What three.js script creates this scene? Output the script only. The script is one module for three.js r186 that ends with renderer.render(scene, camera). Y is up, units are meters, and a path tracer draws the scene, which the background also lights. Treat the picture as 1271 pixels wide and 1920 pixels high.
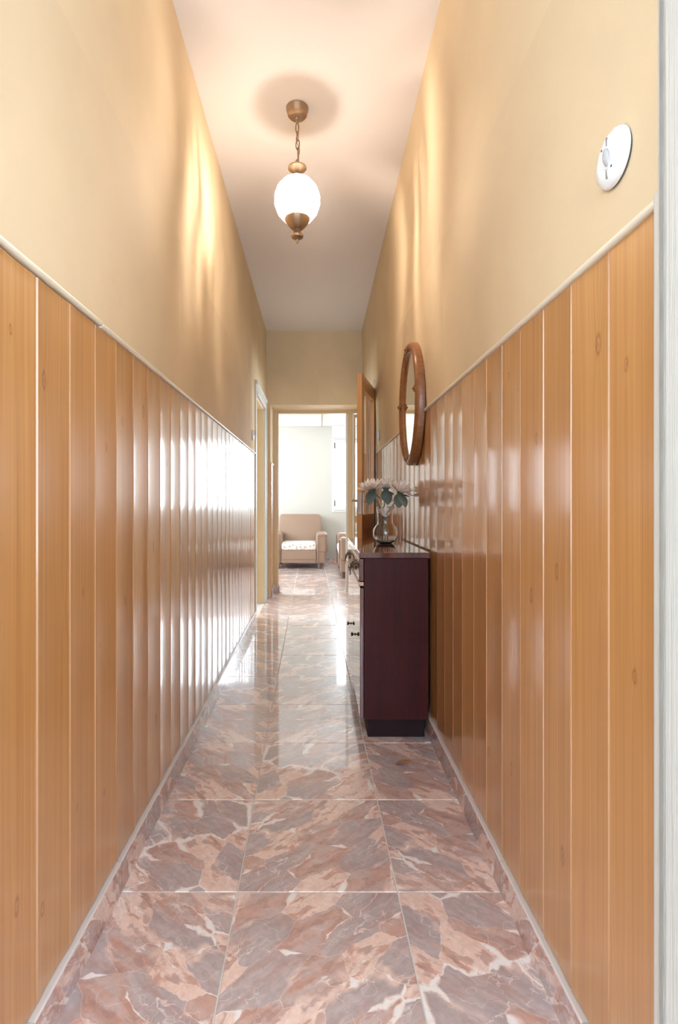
import * as THREE from 'three';
import { RoundedBoxGeometry } from 'three/addons/geometries/RoundedBoxGeometry.js';
import { mergeGeometries, toCreasedNormals } from 'three/addons/utils/BufferGeometryUtils.js';
import { RectAreaLightUniformsLib } from 'three/addons/lights/RectAreaLightUniformsLib.js';

// ---------- camera, sky, lights, exposure ----------
// The corridor runs along -z; d = -z is the distance from the camera. y = 0 is the floor.
const scene = new THREE.Scene();
const FOCAL = 981, W = 1271, H = 1920;
const camera = new THREE.PerspectiveCamera(2 * Math.atan(H / 2 / FOCAL) * 180 / Math.PI, W / H, 0.02, 60);
camera.position.set(0, 1.0, 0);
camera.setViewOffset(W, H, 37.5, 17, W, H);          // the lens is shifted a little, verticals stay vertical
scene.add(camera);
scene.background = new THREE.Color().setRGB(2.6, 2.9, 3.2);   // overcast daylight
RectAreaLightUniformsLib.init();
const EXPOSURE = 2.25;
const LAMP_POWER = 1.1, LAMP_COLOR = new THREE.Color().setRGB(1.0, 0.885, 0.785);
const DAY = new THREE.Color().setRGB(0.92, 0.985, 1.12);
const HALL_DAY = new THREE.Color().setRGB(0.76, 0.95, 1.40);
function daylight(name, x, y, d, w, h, lookX, lookD, power, color = DAY) {   // daylight through a window, just outside its glass
  const l = new THREE.RectAreaLight(color, power, w, h);
  l.name = name; l.position.set(x, y, -d);
  l.lookAt(x + lookX, y, -(d + lookD));
  scene.add(l);
}
daylight('window_daylight_back', 0.86, 1.46, 8.86, 1.3, 1.2, 0, -1, 6.5);
daylight('window_daylight_left', -2.26, 1.4, 7.4, 1.6, 1.4, 1, 0, 5.6);
daylight('window_daylight_right_room', 2.76, 1.5, 4.8, 1.2, 1.3, -1, 0, 11.0);
daylight('window_daylight_left_room', -2.76, 1.5, 4.85, 1.2, 1.3, 1, 0, 6.5);
daylight('window_daylight_hall', 1.86, 1.5, -0.7, 1.7, 2.0, -1, 0, 0.75, HALL_DAY);
daylight('window_daylight_hall_left', -1.86, 1.5, -0.7, 1.7, 2.0, 1, 0, 0.55, HALL_DAY);
daylight('window_daylight_hall_end', 0.0, 1.5, -2.56, 1.3, 1.9, 0, 1, 2.4, HALL_DAY);

const renderer = new THREE.WebGLRenderer({ antialias: true });
renderer.toneMapping = THREE.LinearToneMapping;
renderer.toneMappingExposure = EXPOSURE;
renderer.shadowMap.enabled = true;

// ---------- helpers ----------
const V = (x, y, z) => new THREE.Vector3(x, y, z);
function rng(seed) { let s = seed >>> 0; return () => { s = (s + 0x6d2b79f5) | 0; let t = Math.imul(s ^ (s >>> 15), 1 | s); t = (t + Math.imul(t ^ (t >>> 7), 61 | t)) ^ t; return ((t ^ (t >>> 14)) >>> 0) / 4294967296; }; }
const hash = (x, y, s = 0) => { let h = Math.imul(x | 0, 374761393) ^ Math.imul(y | 0, 668265263) ^ Math.imul(s + 11, 2147483647 ^ 0x5bd1e995); h = Math.imul(h ^ (h >>> 13), 1274126177); h ^= h >>> 16; h = Math.imul(h, 0x85ebca6b); h ^= h >>> 13; return (h >>> 0) / 4294967296; };
function noise(x, y, s = 0) {
  const ix = Math.floor(x), iy = Math.floor(y), fx = x - ix, fy = y - iy, u = fx * fx * (3 - 2 * fx), v = fy * fy * (3 - 2 * fy);
  const a = hash(ix, iy, s), b = hash(ix + 1, iy, s), c = hash(ix, iy + 1, s), e = hash(ix + 1, iy + 1, s);
  return a + (b - a) * u + (c - a) * v + (a - b - c + e) * u * v;
}
const fbm = (x, y, s = 0, n = 4) => { let r = 0, a = 0.5, t = 0; for (let i = 0; i < n; i++) { r += a * noise(x, y, s + i * 17); t += a; x *= 2.03; y *= 2.03; a *= 0.5; } return r / t; };
const clamp01 = (x) => Math.min(1, Math.max(0, x));
const smooth = (a, b, x) => { const t = clamp01((x - a) / (b - a)); return t * t * (3 - 2 * t); };
const mix3 = (a, b, t) => [a[0] + (b[0] - a[0]) * t, a[1] + (b[1] - a[1]) * t, a[2] + (b[2] - a[2]) * t];
function texture(w, h, f, srgb = true) {            // f(u, v) -> [r, g, b] in 0..255
  const data = new Uint8Array(w * h * 4);
  for (let y = 0; y < h; y++) for (let x = 0; x < w; x++) {
    const c = f((x + 0.5) / w, (y + 0.5) / h), o = (y * w + x) * 4;
    data[o] = c[0]; data[o + 1] = c[1]; data[o + 2] = c[2]; data[o + 3] = 255;
  }
  const t = new THREE.DataTexture(data, w, h);
  t.magFilter = THREE.LinearFilter; t.minFilter = THREE.LinearMipmapLinearFilter; t.generateMipmaps = true;
  t.wrapS = t.wrapT = THREE.RepeatWrapping;
  if (srgb) t.colorSpace = THREE.SRGBColorSpace;
  t.needsUpdate = true;
  return t;
}
function std(name, color, roughness, extra = {}) {
  const m = new THREE.MeshPhysicalMaterial({ roughness, ...extra });
  if (Array.isArray(color)) m.color.setRGB(...color); else m.color.set(color);
  m.name = name; return m;
}
const used = {};
const numbered = (n) => { used[n] = (used[n] ?? -1) + 1; return used[n] ? n + '_' + String(used[n]).padStart(3, '0') : n; };
function finish(o) { o.castShadow = true; o.receiveShadow = true; return o; }
function tag(o, label, category, group) { o.userData.label = label; o.userData.category = category; if (group) o.userData.group = group; return o; }
function thing(name, label, category, [x, y, z], turn = 0, group) {
  const o = new THREE.Group(); o.name = numbered(name); o.position.set(x, y, z); o.rotation.y = turn; scene.add(o);
  return tag(o, label, category, group);
}
function merged(list) { list = [].concat(list); return list.length > 1 ? mergeGeometries(list.map((g) => { const n = g.index ? g.toNonIndexed() : g; for (const k of Object.keys(n.attributes)) if (!['position', 'normal', 'uv'].includes(k)) n.deleteAttribute(k); return n; })) : list[0]; }
function part(name, geos, m, parent) { const o = finish(new THREE.Mesh(merged(geos), m)); o.name = name; parent.add(o); return o; }
function struct(name, geos, m, label, category) {
  const o = geos ? finish(new THREE.Mesh(merged(geos), m)) : new THREE.Group(); o.name = name; scene.add(o); o.userData.kind = 'structure'; o.userData.label = label; o.userData.category = category; return o;
}
function quads(list) {                               // flat quads, each [a, b, c, d] counter-clockwise seen from outside; uv in metres
  const pos = [], uv = [], nor = [], n = V(), e1 = V(), e2 = V();
  for (const q of list) {
    e1.subVectors(q[2], q[0]); e2.subVectors(q[3], q[1]); n.crossVectors(e1, e2).normalize();
    const ax = Math.abs(n.x), ay = Math.abs(n.y), az = Math.abs(n.z);
    for (const i of [0, 1, 2, 0, 2, 3]) {
      const p = q[i]; pos.push(p.x, p.y, p.z); nor.push(n.x, n.y, n.z);
      if (ax >= ay && ax >= az) uv.push(p.z, p.y); else if (ay >= az) uv.push(p.x, p.z); else uv.push(p.x, p.y);
    }
  }
  const g = new THREE.BufferGeometry();
  g.setAttribute('position', new THREE.Float32BufferAttribute(pos, 3)); g.setAttribute('normal', new THREE.Float32BufferAttribute(nor, 3)); g.setAttribute('uv', new THREE.Float32BufferAttribute(uv, 2));
  return g;
}
function hexa(p) {                                   // p: 8 corners, bottom ring 0-3 and top ring 4-7, both counter-clockwise seen from above
  return quads([[p[3], p[2], p[1], p[0]], [p[4], p[5], p[6], p[7]], [p[0], p[1], p[5], p[4]], [p[1], p[2], p[6], p[5]], [p[2], p[3], p[7], p[6]], [p[3], p[0], p[4], p[7]]]);
}
function slab(x0, x1, y0, y1, d0, d1) {              // axis-aligned block given by its limits (d = distance along the corridor)
  return hexa([V(x0, y0, -d0), V(x1, y0, -d0), V(x1, y0, -d1), V(x0, y0, -d1), V(x0, y1, -d0), V(x1, y1, -d0), V(x1, y1, -d1), V(x0, y1, -d1)]);
}
function rbox(w, h, l, r, [x, y, z] = [0, 0, 0], seg = 2, rot) { const g = new RoundedBoxGeometry(w, h, l, seg, Math.min(r, w / 2.01, h / 2.01, l / 2.01)); if (rot) g.rotateX(rot[0]), g.rotateY(rot[1]), g.rotateZ(rot[2]); g.translate(x, y, z); return g; }
const rslab = (x0, x1, y0, y1, d0, d1, r = 0.002, seg = 1) => rbox(x1 - x0, y1 - y0, Math.abs(d1 - d0), r, [(x0 + x1) / 2, (y0 + y1) / 2, -(d0 + d1) / 2], seg);
const lathe = (pts, seg = 32) => toCreasedNormals(new THREE.LatheGeometry(pts.map(([r, y]) => new THREE.Vector2(r, y)), seg), 0.7);
function tube(points, r, seg = 16, rs = 8) { return new THREE.TubeGeometry(new THREE.CatmullRomCurve3(points), seg, r, rs); }

// ---------- textures ----------
const PLANKS_IN_PRINT = 8;
const woodPrint = texture(2048, 1024, (u, v) => {    // eight board faces of printed pine side by side, 0.125 m x 1.4 m each
  const k = Math.min(7, Math.floor(u * 8)), x = u * 8 - k, y = v * 1.4;
  let wx = x + 0.06 * (fbm(y * 1.3, k * 9.1, 5, 3) - 0.5), knot = 0;
  for (let j = 0; j < 3; j++) {
    const kx = 0.18 + 0.64 * hash(k, j, 71), ky = 0.12 + 0.45 * j + 0.25 * hash(k, j, 72), big = 0.5 + 0.9 * hash(k, j, 73);
    const dx = (x - kx) * 0.125 + 0.004 * (noise(x * 9, y * 26, k + 3) - 0.5), dy = (y - ky) * 0.42 + 0.004 * (noise(x * 7, y * 22, k + 5) - 0.5), r = Math.hypot(dx, dy) / (0.0075 * big);
    wx += (dx > 0 ? 1 : -1) * 0.07 * big * Math.exp(-r * 0.55);
    if (hash(k, j, 74) > 0.35) knot = Math.max(knot, (1 - smooth(0.5, 1.25, r)) * (0.55 + 0.45 * Math.sin(r * 9 + fbm(x * 30, y * 20, 8) * 4)));
  }
  const rings = 0.5 + 0.5 * Math.sin((wx * 5.2 + fbm(wx * 3, y * 0.55, k + 20, 3) * 4.0) * 6.283);
  const fine = fbm(wx * 75, y * 2.2, k + 40, 3), streak = fbm(wx * 16, y * 1.1, k + 60, 3), wide = fbm(wx * 2, y * 0.9, k + 90, 2);
  let t = 0.12 * rings + 0.62 * fine + 0.32 * streak + 0.28 * wide - 0.15;
  let c = mix3([214, 160, 98], [172, 114, 58], clamp01(t));
  c = mix3(c, [136, 80, 44], knot * 0.7);
  if (x < 0.026) c = [216, 182, 132];                // the unprinted tongue seen in the joint
  const tone = 1 + 0.05 * (hash(k, 3, 99) - 0.5);
  return c.map((q) => Math.min(255, q * tone));
});
function marblePrint(seed) {
  return texture(1024, 1024, (u, v) => {
    const a = 0.66, ca = Math.cos(a), sa = Math.sin(a);
    let x = (u - 0.5) * ca + (v - 0.5) * sa, y = -(u - 0.5) * sa + (v - 0.5) * ca;   // x runs along the diagonal flow
    const w1 = fbm(u * 3.2, v * 3.2, seed, 4) - 0.5, w2 = fbm(u * 3.2 + 7, v * 3.2 + 3, seed + 5, 4) - 0.5;
    const jag = fbm(u * 22, v * 22, seed + 3, 3) - 0.5;
    x += 0.12 * w1 + 0.035 * jag; y += 0.10 * w2 + 0.03 * jag;
    const fx = x * 2.7 + seed, fy = y * 5.6;
    let f1 = 9, f2 = 9, id = 0;
    const ix = Math.floor(fx), iy = Math.floor(fy);
    for (let j = -1; j <= 1; j++) for (let i = -1; i <= 1; i++) {
      const px = ix + i + hash(ix + i, iy + j, seed), py = iy + j + hash(ix + i, iy + j, seed + 1), q = Math.hypot(fx - px, fy - py);
      if (q < f1) { f2 = f1; f1 = q; id = hash(ix + i, iy + j, seed + 2); } else if (q < f2) f2 = q;
    }
    const edge = f2 - f1, fine = fbm(u * 40, v * 40, seed + 9, 3), mid = fbm(x * 8, y * 22, seed + 12, 4), soft = fbm(u * 5, v * 5, seed + 15, 3);
    const rust = smooth(0.52, 0.70, fbm(x * 6 + 4, y * 26, seed + 30, 4));
    let c = mix3([190, 177, 177], [166, 151, 153], soft);                       // grey-mauve fields
    const flow = fbm(x * 4, y * 46, seed + 60, 3), veinlet = Math.abs(fbm(x * 3.2 + 2, y * 10, seed + 63, 4) - 0.5), cloud = smooth(0.4, 0.7, fbm(u * 3, v * 3, seed + 66, 3));
    c = mix3(c, [204, 186, 182], smooth(0.5, 0.75, flow) * 0.45); c = mix3(c, [142, 120, 120], (1 - smooth(0.25, 0.5, flow)) * 0.15);
    let share = 0.30;
    if (id > 0.66) { c = mix3([236, 210, 196], [224, 188, 172], mid); share = 0.75; }          // salmon cream fields
    else if (id > 0.42) { c = mix3([196, 172, 166], [198, 156, 142], smooth(0.35, 0.65, mid)); share = 0.6; }
    c = mix3(c, [233, 205, 190], 0.75 * smooth(0.50, 0.62, fbm(x * 2.4 + 4, y * 8, seed + 27, 3)) * (1 - smooth(0.1, 0.35, edge)));
    c = mix3(c, [184, 126, 106], rust * share * 0.85);                                 // rust streaks along the flow
    c = mix3(c, [150, 108, 102], smooth(0.60, 0.72, fbm(x * 8 + 9, y * 20, seed + 33, 4)) * share * 0.6);
    const vw = 0.012 + 0.21 * smooth(0.48, 0.74, fbm(u * 4.5, v * 4.5, seed + 40, 3));
    c = mix3(c, [246, 236, 231], (1 - smooth(vw * 0.25, vw, edge)) * (0.5 + 0.45 * smooth(0.01, 0.06, vw)));      // white veins between the fields
    const crack = Math.abs(fbm(u * 6, v * 6, seed + 50, 4) - 0.5), crack2 = Math.abs(fbm(u * 9 + 3, v * 9, seed + 55, 4) - 0.5);
    c = mix3(c, [240, 228, 222], (1 - smooth(0.001, 0.008, crack)) * 0.55);
    c = mix3(c, [244, 232, 226], (1 - smooth(0.004, 0.022, veinlet)) * 0.75 * cloud);
    c = mix3(c, [170, 122, 108], (1 - smooth(0.001, 0.006, crack2)) * 0.45);
    const g = 0.95 + 0.14 * fine, grey = (c[0] + c[1] + c[2]) / 3;
    return c.map((q) => Math.min(255, (q * 0.84 + grey * 0.16) * g * 1.05 + 6));
  });
}
const marbleA = marblePrint(3), marbleB = marblePrint(58);
const plasterBump = texture(1024, 1024, (u, v) => { const k = 0.5 * fbm(u * 14, v * 14, 3, 4) + 0.35 * fbm(u * 60, v * 60, 6, 3) + 0.15 * fbm(u * 240, v * 240, 9, 2); const b = k * 255; return [b, b, b]; }, false);
const plasterTone = texture(512, 512, (u, v) => { const k = 0.95 + 0.10 * (fbm(u * 5, v * 5, 13, 4) - 0.5) ; return [255 * k, 255 * k, 250 * k]; });
const mahoganyPrint = texture(512, 1024, (u, v) => {
  const s = fbm(u * 60, v * 3, 2, 3), r = fbm(u * 9 + fbm(u * 4, v * 2, 8) * 0.8, v * 1.2, 5, 3), pores = noise(u * 260, v * 26, 4) > 0.82 ? 0.75 : 1;
  return mix3([90, 38, 38], [54, 22, 24], clamp01(0.5 * s + 0.7 * r - 0.1)).map((q) => q * pores);
});
const doorWood = texture(256, 1024, (u, v) => mix3([222, 170, 112], [190, 132, 76], clamp01(0.6 * fbm(u * 22, v * 2.5, 21, 3) + 0.5 * fbm(u * 4, v, 25, 3) - 0.05)));
const frameWood = texture(256, 512, (u, v) => mix3([168, 112, 66], [120, 74, 42], clamp01(0.7 * fbm(u * 40, v * 6, 31, 3) + 0.4 * fbm(u * 8, v * 3, 35, 3))));
const floralPrint = texture(512, 512, (u, v) => {
  let c = [240, 238, 232];
  const fx = u * 5, fy = v * 5, ix = Math.floor(fx), iy = Math.floor(fy);
  for (let j = -1; j <= 1; j++) for (let i = -1; i <= 1; i++) {
    const h = hash(ix + i, iy + j, 5), px = ix + i + 0.2 + 0.6 * h, py = iy + j + 0.2 + 0.6 * hash(ix + i, iy + j, 6);
    const a = Math.atan2(fy - py, fx - px), r = Math.hypot(fx - px, fy - py), R = 0.30 * (0.75 + 0.25 * Math.cos(a * 5 + h * 9));
    if (r < R) c = mix3(h > 0.45 ? [196, 122, 112] : [150, 160, 136], [236, 214, 205], 0.5 + 0.5 * Math.sin(r * 22 + a * 3)); 
  }
  const stem = Math.abs(fbm(u * 6, v * 6, 60, 2) - 0.5); if (stem < 0.012) c = [140, 150, 120];
  return c;
});
const repeat = (t, x, y) => { const c = t.clone(); c.repeat.set(x, y); c.needsUpdate = true; return c; };

// ---------- materials ----------
const bumpFine = repeat(plasterBump, 0.8, 0.8);
const wallPaint = std('ochre cream wall paint', [0.82, 0.65, 0.44], 0.72, { bumpMap: bumpFine, bumpScale: 0.0009, map: repeat(plasterTone, 0.5, 0.5), specularIntensity: 0.6 });
const ceilingPaint = std('ceiling paint', [0.86, 0.82, 0.80], 0.75, { bumpMap: bumpFine, bumpScale: 0.0012 });
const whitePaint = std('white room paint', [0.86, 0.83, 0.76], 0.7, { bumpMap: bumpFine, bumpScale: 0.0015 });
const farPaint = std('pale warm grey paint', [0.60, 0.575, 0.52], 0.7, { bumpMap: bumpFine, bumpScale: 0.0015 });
const board = std('printed plastic pine', [1, 1, 1], 0.40, { map: woodPrint, ior: 1.8, clearcoat: 1, clearcoatRoughness: 0.13 });
const marbleMats = [marbleA, marbleB].map((map, i) => std('glazed marble print tile', [1, 1, 1], 0.36, { map, ior: 2.0, clearcoat: 1, clearcoatRoughness: 0.045 }));
const grout = std('cement grout', [0.72, 0.69, 0.66], 0.7);
const skirtTile = std('glazed skirting tile', [0.80, 0.74, 0.73], 0.10, { map: marbleA });
const skirtEdge = std('pale glazed edge', [0.72, 0.66, 0.63], 0.25);
const trimCream = std('cream plastic trim', [0.82, 0.74, 0.58], 0.3);
const trimGrey = std('pale grey plastic trim', [0.60, 0.58, 0.53], 0.3);
const gloss = std('cream gloss paint', [0.64, 0.63, 0.58], 0.38, { bumpMap: repeat(plasterBump, 3, 0.6), bumpScale: 0.0015 });
const tanPaint = std('tan gloss paint', [0.68, 0.50, 0.29], 0.3);
const whiteGloss = std('white gloss frame', [0.82, 0.82, 0.80], 0.25);
const doorVarnish = std('varnished door wood', [1.1, 1.1, 1.1], 0.25, { map: doorWood });
const glassPane = std('window glass', [0.96, 0.98, 0.97], 0.02, { transmission: 1, thickness: 0, ior: 1.5 });
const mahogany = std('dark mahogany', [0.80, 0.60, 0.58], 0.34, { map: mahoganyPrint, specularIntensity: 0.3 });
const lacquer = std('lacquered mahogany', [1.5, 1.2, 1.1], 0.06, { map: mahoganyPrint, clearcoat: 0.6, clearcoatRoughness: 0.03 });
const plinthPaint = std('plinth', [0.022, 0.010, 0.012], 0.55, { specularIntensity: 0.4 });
const mirrorGlass = std('silvered glass', [0.93, 0.94, 0.93], 0.015, { metalness: 1 });
const frameVarnish = std('varnished carved wood', [1, 1, 1], 0.28, { map: repeat(frameWood, 2, 2) });
const oldBrass = std('old brass', [0.36, 0.25, 0.16], 0.45, { metalness: 0.85 });
const darkBrass = std('dark brass', [0.16, 0.11, 0.07], 0.35, { metalness: 1 });
const chrome = std('nickel', [0.62, 0.60, 0.57], 0.15, { metalness: 1 });
const porcelain = std('white porcelain', [0.86, 0.86, 0.86], 0.12);
const bakelite = std('dark rim', [0.09, 0.08, 0.08], 0.4);
const paddleGrey = std('grey switch paddle', [0.50, 0.52, 0.54], 0.25);
const slotGrey = std('switch slot', [0.22, 0.22, 0.23], 0.4);
const leather = std('tan leatherette', [0.33, 0.215, 0.15], 0.42, { bumpMap: repeat(plasterBump, 6, 6), bumpScale: 0.001 });
const pipingMat = std('piping', [0.22, 0.13, 0.10], 0.5);
const floral = std('white floral cotton', [0.95, 0.95, 0.95], 0.9, { map: repeat(floralPrint, 2, 2) });
const footWood = std('foot', [0.16, 0.12, 0.10], 0.5);

// ---------- the corridor's walls ----------
const CEIL = 2.82, PANEL = 1.42, END = 5.53;
const face = (s, d) => s < 0 ? -(0.508 + 0.0075 * d) : 0.473 + 0.003 * d;     // front of the boards; the old corridor widens a little
function plaster(s, d, y) {
  const f = Math.abs(face(s, d));
  if (y <= PANEL) return s * (f + 0.010);
  const t = (y - PANEL) / (CEIL - PANEL);
  return s * (f + (s < 0 ? 0.003 + 0.006 * t : 0.003 - 0.042 * t));           // the right wall leans in a little
}
const THICK = 0.13;
function wallSeg(s, d0, d1, y0, y1) {
  const p = [];
  for (const y of [y0, y1]) {
    const a = plaster(s, d0, y), b = plaster(s, d1, y), oa = s * (Math.abs(face(s, d0)) + THICK), ob = s * (Math.abs(face(s, d1)) + THICK);
    if (s < 0) p.push(V(oa, y, -d0), V(a, y, -d0), V(b, y, -d1), V(ob, y, -d1)); else p.push(V(a, y, -d0), V(oa, y, -d0), V(ob, y, -d1), V(b, y, -d1));
  }
  return hexa(p);
}
const bands = (s, d0, d1) => [wallSeg(s, d0, d1, 0, PANEL), wallSeg(s, d0, d1, PANEL + 1e-4, CEIL)];
const L0 = 4.52, L1 = 5.23, R0 = 4.50, R1 = 5.15, DOOR_H = 1.95;
const wallLeft = struct('wall_left', [...bands(-1, 0.6, L0), wallSeg(-1, L0, L1, DOOR_H, CEIL), ...bands(-1, L1, END)], wallPaint, 'ochre cream plaster wall on the left, wood-look boards on its lower half', 'wall');
const wallRight = struct('wall_right', [...bands(1, 0.6, R0), wallSeg(1, R0, R1, DOOR_H, CEIL), ...bands(1, R1, END)], wallPaint, 'ochre cream plaster wall with the oval mirror, boards on its lower half', 'wall');
const OPEN_L = -0.513, OPEN_R = 0.447, LINTEL = 2.037;
const wallEnd = struct('wall_end', [slab(-2.62, OPEN_L, 0, CEIL, END, 5.85), slab(OPEN_R, 2.62, 0, CEIL, END, 5.85), slab(OPEN_L, OPEN_R, LINTEL, CEIL, END, 5.85)], wallPaint, 'ochre end wall above the far doorway', 'wall');
struct('ceiling', [slab(-1.85, 1.85, CEIL, CEIL + 0.12, -2.53, 0.6), slab(-0.75, 0.75, CEIL, CEIL + 0.12, 0.6, END + 0.02)], ceilingPaint, 'white plaster corridor ceiling around the lit pendant', 'ceiling');

// boards: shallow cupped faces with bevelled edges
const BOARD_W = 0.1235;
function boardGeometry(variant, height, width) {
  const bevel = 0.0022, tongue = 0.0010 + 0.0030 * hash(variant, 5, 7), deep = 0.0032, n = 10, sag = 0.0011 + 0.0011 * hash(variant, 1, 7);
  const pts = [[0, -deep - 0.0004], [tongue - 0.001, -deep], [tongue + bevel, 0]];
  for (let i = 1; i < n; i++) { const t = i / n; pts.push([tongue + bevel + (width - tongue - 2 * bevel) * t, -sag * 4 * t * (1 - t)]); }
  pts.push([width - bevel, 0], [width, -deep]);
  const pos = [], nor = [], uv = [];
  const k = variant % PLANKS_IN_PRINT, v0 = 0.03 * (variant % 3);
  const slope = (i) => { const a = pts[i], b = pts[i + 1]; return (b[1] - a[1]) / (b[0] - a[0]); };
  for (let i = 0; i + 1 < pts.length; i++) {
    const flat = i < 2 || i === pts.length - 2, s0 = flat || i === 2 ? slope(i) : (slope(i - 1) + slope(i)) / 2, s1 = flat || i === pts.length - 3 ? slope(i) : (slope(i) + slope(i + 1)) / 2;
    const [a, b] = [pts[i], pts[i + 1]], q = [[a, 0, s0], [b, 0, s1], [b, height, s1], [a, 0, s0], [b, height, s1], [a, height, s0]];
    for (const [p, y, s] of q) { pos.push(p[0] - width / 2, y, p[1]); const l = Math.hypot(1, s); nor.push(-s / l, 0, 1 / l); uv.push((k + (i < 1 ? 0.012 : 0.04 + 0.94 * p[0] / width)) / PLANKS_IN_PRINT, (y + v0) / 1.4); }
  }
  const back = -0.008, w = width / 2;
  for (const q of [[[w, 0, -deep], [w, 0, back], [w, height, back], [w, height, -deep]], [[-w, 0, back], [-w, 0, -deep], [-w, height, -deep], [-w, height, back]], [[-w, height, -deep], [w, height, -deep], [w, height, back], [-w, height, back]], [[w, 0, back], [-w, 0, back], [-w, height, back], [w, height, back]]]) {
    const n = V().crossVectors(V(...q[2]).sub(V(...q[0])), V(...q[3]).sub(V(...q[1]))).normalize();
    for (const i of [0, 1, 2, 0, 2, 3]) { pos.push(...q[i]); nor.push(n.x, n.y, n.z); uv.push((k + 0.5) / PLANKS_IN_PRINT, 0.5); }
  }
  const g = new THREE.BufferGeometry();
  g.setAttribute('position', new THREE.Float32BufferAttribute(pos, 3)); g.setAttribute('normal', new THREE.Float32BufferAttribute(nor, 3)); g.setAttribute('uv', new THREE.Float32BufferAttribute(uv, 2));
  return g;
}
const BOARD_Y0 = 0.082, BOARD_H = PANEL - 0.006 - BOARD_Y0;
const boardGeos = Array.from({ length: 16 }, (_, i) => boardGeometry(i, BOARD_H, BOARD_W - 0.0006));
function boards(s, from, to, pitch, parent) {
  const r = rng(s < 0 ? 5 : 9);
  for (let d = from, i = 0; d + pitch <= to + 1e-6; d += pitch, i++) {
    const m = finish(new THREE.Mesh(boardGeos[(i * 7 + (s < 0 ? 0 : 3)) % 16], board)), dm = d + pitch / 2;
    m.name = 'plank'; m.scale.x = pitch / BOARD_W;
    m.position.set(face(s, dm), BOARD_Y0, -dm);
    m.rotation.y = s < 0 ? Math.PI / 2 + 0.0075 : -Math.PI / 2 + 0.003;
    m.rotation.y += (r() - 0.5) * 0.03;
    parent.add(m);
  }
}
boards(-1, 0.9555 - 0.1262 * 2, L0 - 0.08, 0.1262, wallLeft);
boards(1, 0.7345, R0 - 0.08, 0.1263, wallRight);
for (let i = 0; i < 3; i++) {                        // boards on the left side of the deep far doorway
  const m = finish(new THREE.Mesh(boardGeos[i + 4], board)); m.name = 'plank'; m.scale.x = 0.105 / BOARD_W; m.position.set(OPEN_L + 0.008, BOARD_Y0, -(END + 0.0535 + 0.105 * i)); m.rotation.y = Math.PI / 2; wallEnd.add(m);
}
for (let i = 0; i < 1; i++) { const m = finish(new THREE.Mesh(boardGeos[i + 9], board)); m.name = 'plank'; m.scale.x = 0.2 / BOARD_W; m.position.set(face(-1, 5.42), BOARD_Y0, -5.42); m.rotation.y = Math.PI / 2; wallLeft.add(m); }

// caps along the top of the boards, and the upright end strip
function cap(s, d0, d1, lift = 0) {
  const r = 0.008, y = PANEL + lift, a = face(s, d0), b = face(s, d1), shape = new THREE.Shape();
  shape.moveTo(-0.012, -0.0065); shape.lineTo(0.002, -0.0065); shape.absarc(0.002, 0, 0.0065, -Math.PI / 2, Math.PI / 2, false); shape.lineTo(-0.012, 0.0065); shape.closePath();
  const g = new THREE.ExtrudeGeometry(shape, { depth: Math.hypot(d1 - d0, b - a), bevelEnabled: false, curveSegments: 6 });
  if (s > 0) g.scale(-1, 1, 1), g.index || flip(g);
  const o = toCreasedNormals(g, 0.6);
  o.rotateY(Math.PI); if (s < 0) o.scale(-1, 1, 1), flip(o); else o.scale(-1, 1, 1), flip(o);
  o.rotateY(Math.atan2(-(b - a), d1 - d0)); o.translate(a, y, -d0);
  return o;
}
function flip(g) { for (const k of ['position', 'normal', 'uv']) { const a = g.attributes[k], n = a.itemSize; for (let i = 0; i < a.count; i += 3) for (let c = 0; c < n; c++) { const t = a.array[(i + 1) * n + c]; a.array[(i + 1) * n + c] = a.array[(i + 2) * n + c]; a.array[(i + 2) * n + c] = t; } } if (g.attributes.normal) g.computeVertexNormals(); return g; }
struct('trim_1', cap(-1, 0.70, 1.232, 0.003), trimCream, 'cream cap strip on the near left boards', 'trim');
struct('trim_2', cap(-1, 1.234, L0 - 0.08), trimCream, 'cream cap strip on the far left boards, beyond the joint', 'trim');
struct('trim_3', cap(1, 0.730, R0 - 0.08), trimCream, 'cream cap strip along the right boards', 'trim');
struct('trim_4', [rslab(face(1, 0.7) - 0.006, face(1, 0.7) + 0.012, BOARD_Y0, PANEL + 0.012, 0.728, 0.7355, 0.003, 2), rslab(face(1, 0.7) - 0.010, face(1, 0.7) + 0.012, BOARD_Y0, PANEL + 0.012, 0.716, 0.729, 0.004, 2)], trimGrey, 'pale grey upright strip ending the right boards', 'trim');
struct('trim_5', [rslab(OPEN_L, OPEN_L + 0.014, PANEL - 0.008, PANEL + 0.008, END, 5.845, 0.003)], trimCream, 'cream cap strip beside the far doorway', 'trim');

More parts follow.
